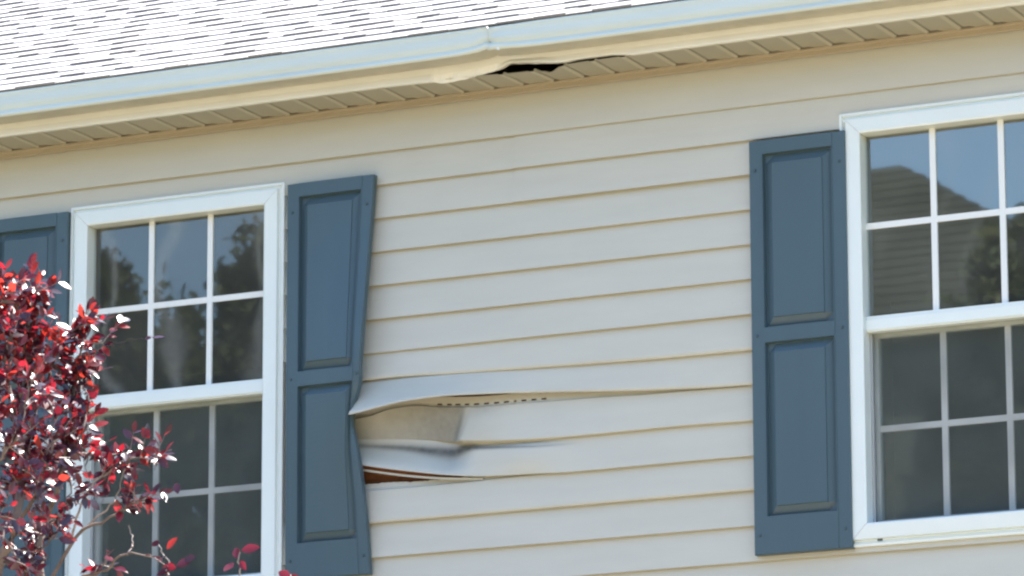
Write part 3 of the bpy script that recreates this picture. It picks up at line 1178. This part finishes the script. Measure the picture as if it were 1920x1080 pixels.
# nearest to the camera (least covered) and largest first, outliers on the right always
score = sorted(inview, key=lambda i: LEAF[i][0].y*2-LEAF[i][3]*6-(1.2 if LEAF[i][5] > 200 else 0)-(.5 if LEAF[i][6] < 620 else 0))
single = set(score[:298])
mass = MB()
for i, (q, d, nrm, L_, mi, uu, vv_) in enumerate(LEAF):
    mm = leaf_matrix(q, d, nrm, L_)
    si = i % 5
    if i in single:
        o = link('leaf', LME[si, mi], tree)
        o.matrix_world = mm
    else:
        vs_, fs = SHAPES[si]
        mass.add([mm @ Vector(v) for v in vs_], fs, mi)
o = mass.build('foliage', LM, tree, smooth=True)
o['kind'] = 'stuff'
print('leaves', len(LEAF), 'in view', len(inview))

# ------------------------------------------------------------------ trees across the street (seen mirrored in the panes)


def mirror(u, v, L_):
    q = at(u, v, L_)
    return Vector((q.x, -q.y, q.z))


def green_tree(c, rx, rz, seed, label, nc=420):
    r = random.Random(seed)
    root = empty('broadleaf_tree', loc=(0, 0, 0))
    root['label'] = label
    root['category'] = 'tree'
    root['group'] = 'green trees across the street'
    q = MB()
    q.tube([(c.x, c.y, 0), (c.x+.1, c.y, c.z*.5), (c.x, c.y, c.z)], [.28, .2, .1], 8)
    for i in range(6):
        a = i*1.05
        q.tube([(c.x, c.y, c.z*(.4+.07*i)), (c.x+rx*.6*math.cos(a), c.y+rx*.6*math.sin(a), c.z*(.55+.08*i))], [.09, .03], 6)
    q.build('trunk', M['bark'], root, smooth=True)
    q = MB()
    clumps = []
    for i in range(nc):
        d = Vector((r.gauss(0, 1), r.gauss(0, 1), r.gauss(0, 1))).normalized()
        rad = r.uniform(.3, 1.0)**.6
        clumps.append((c+Vector((d.x*rx*rad, d.y*rx*rad, d.z*rz*rad)), r.uniform(.09, .17)*rx))
    for p0, s in clumps:
        mi_ = 1 if r.random() < .4 else 0
        for j in range(58):
            o_ = Vector((r.gauss(0, .5), r.gauss(0, .5), r.gauss(0, .5)))*s
            a = Vector((r.gauss(0, 1), r.gauss(0, 1), r.gauss(0, 1))).normalized()*r.uniform(.06, .12)
            b_ = Vector((r.gauss(0, 1), r.gauss(0, 1), r.gauss(0, 1))).normalized()*r.uniform(.045, .08)
            pp = p0+o_
            q.add([pp-a, pp+b_, pp+a, pp-b_], [(0, 1, 2, 3)], mi_)
    q.build('crown', [M['green_a'], M['green_b']], root)


D_ = 36.0
S_ = 9000/(D_+15.4)/1.1      # photo pixels per metre at the mirrored distance
for (u, v, rpx, rzpx, dd, lab) in ((70, 800, 330, 400, 0, 'green tree across the street with broad round crown, mirrored left in the near window'),
                                   (590, 760, 260, 380, 1.5, 'green tree across the street with tall crown, mirrored right in the near window'),
                                   (345, 1050, 260, 510, 8, 'green tree farther back across the street, mirrored between two crowns'),
                                   (1975, 760, 190, 420, 2, 'green tree across the street, mirrored at the right edge of the far window'),
                                   (1900, 900, 170, 440, 2.5, 'green tree across the street beside the hipped roof, mirrored low')):
    s = 9000/(D_+dd+15.4)/1.1
    green_tree(mirror(u, v, D_+dd), rpx/s, rzpx/s, int(u+v), lab, 640 if rpx > 350 else 420)

# the hip-roofed house across the street, mirrored in the far window
nb = empty('house', loc=(0, 0, 0))
nb['label'] = 'house across the street with a dark hipped roof, mirrored in the far window'
nb['category'] = 'house'
ND = 38.0
RA, RB = mirror(1240, 308, ND+4), mirror(1685, 308, ND+4)
E1 = mirror(2230, 640, ND)
zt, ze = RB.z, RB.z-3.3
q = MB()
nrow = 20
rows = []
for i in range(nrow):
    for d_ in (0, 1):
        f_ = (i+d_)/nrow
        y_ = RB.y+(-ND-RB.y)*f_
        z_ = zt+(ze-zt)*f_+(.03 if d_ else 0)
        rows.append([(RA.x+(RA.x-RB.x)*.8*f_, y_, z_), (RB.x+(E1.x-RB.x)*f_, y_, z_)])
q.grid(rows)
xa_, xb_ = rows[-1][0][0], rows[-1][1][0]
yb_ = 2*RB.y+ND
q.add([(RA.x, RA.y, zt), (RB.x, RB.y, zt), (xb_, yb_, ze), (xa_, yb_, ze), (xa_, -ND, ze), (xb_, -ND, ze)], [(0, 1, 2, 3), (1, 5, 2), (0, 3, 4)])
q.build('roof', mat('dark_shingles', (0.048, 0.052, 0.042), 0.9, 0.2, var=0.3, scale=1.5), nb)
q = MB()
w0_, w1_ = min(xa_, xb_)+.4, max(xa_, xb_)-.4
q.box(w0_, w1_, yb_+.4, -ND-.4, 0, ze)
q.build('wall', mat('grey_green_siding', (0.20, 0.21, 0.18), 0.6), nb)
for i in range(3):
    xw = w0_+(w1_-w0_)*(.2+.3*i)
    q = MB()
    q.box(xw-.5, xw+.5, -ND-.39, -ND-.34, ze-2.4, ze-.9)
    q.build('window', M['dark'], nb)

# tree mass round the lot, added to block low sky light under the eaves
q = MB()
r = random.Random(77)
for i in range(14000):
    a = r.uniform(math.radians(184), math.radians(356))
    R_ = r.uniform(46, 62)
    c = Vector((-7+R_*math.cos(a), R_*math.sin(a), 0))
    hmax = 15.6+1.8*noise.noise(Vector((c.x*.13, c.y*.13, 3)))+.9*noise.noise(Vector((c.x*.5, c.y*.5, 3)))
    c.z = hmax*(r.random()**.7)
    d1 = Vector((r.gauss(0, 1), r.gauss(0, 1), r.gauss(0, 1))).normalized()*r.uniform(.35, .8)
    d2 = Vector((r.gauss(0, 1), r.gauss(0, 1), r.gauss(0, 1))).normalized()*r.uniform(.3, .6)
    q.add([c-d1, c+d2, c+d1, c-d2], [(0, 1, 2, 3)], 1 if r.random() < .4 else 0)
o = q.build('sky_block_woods', [M['green_a'], M['green_b']])
o['kind'] = 'stuff'
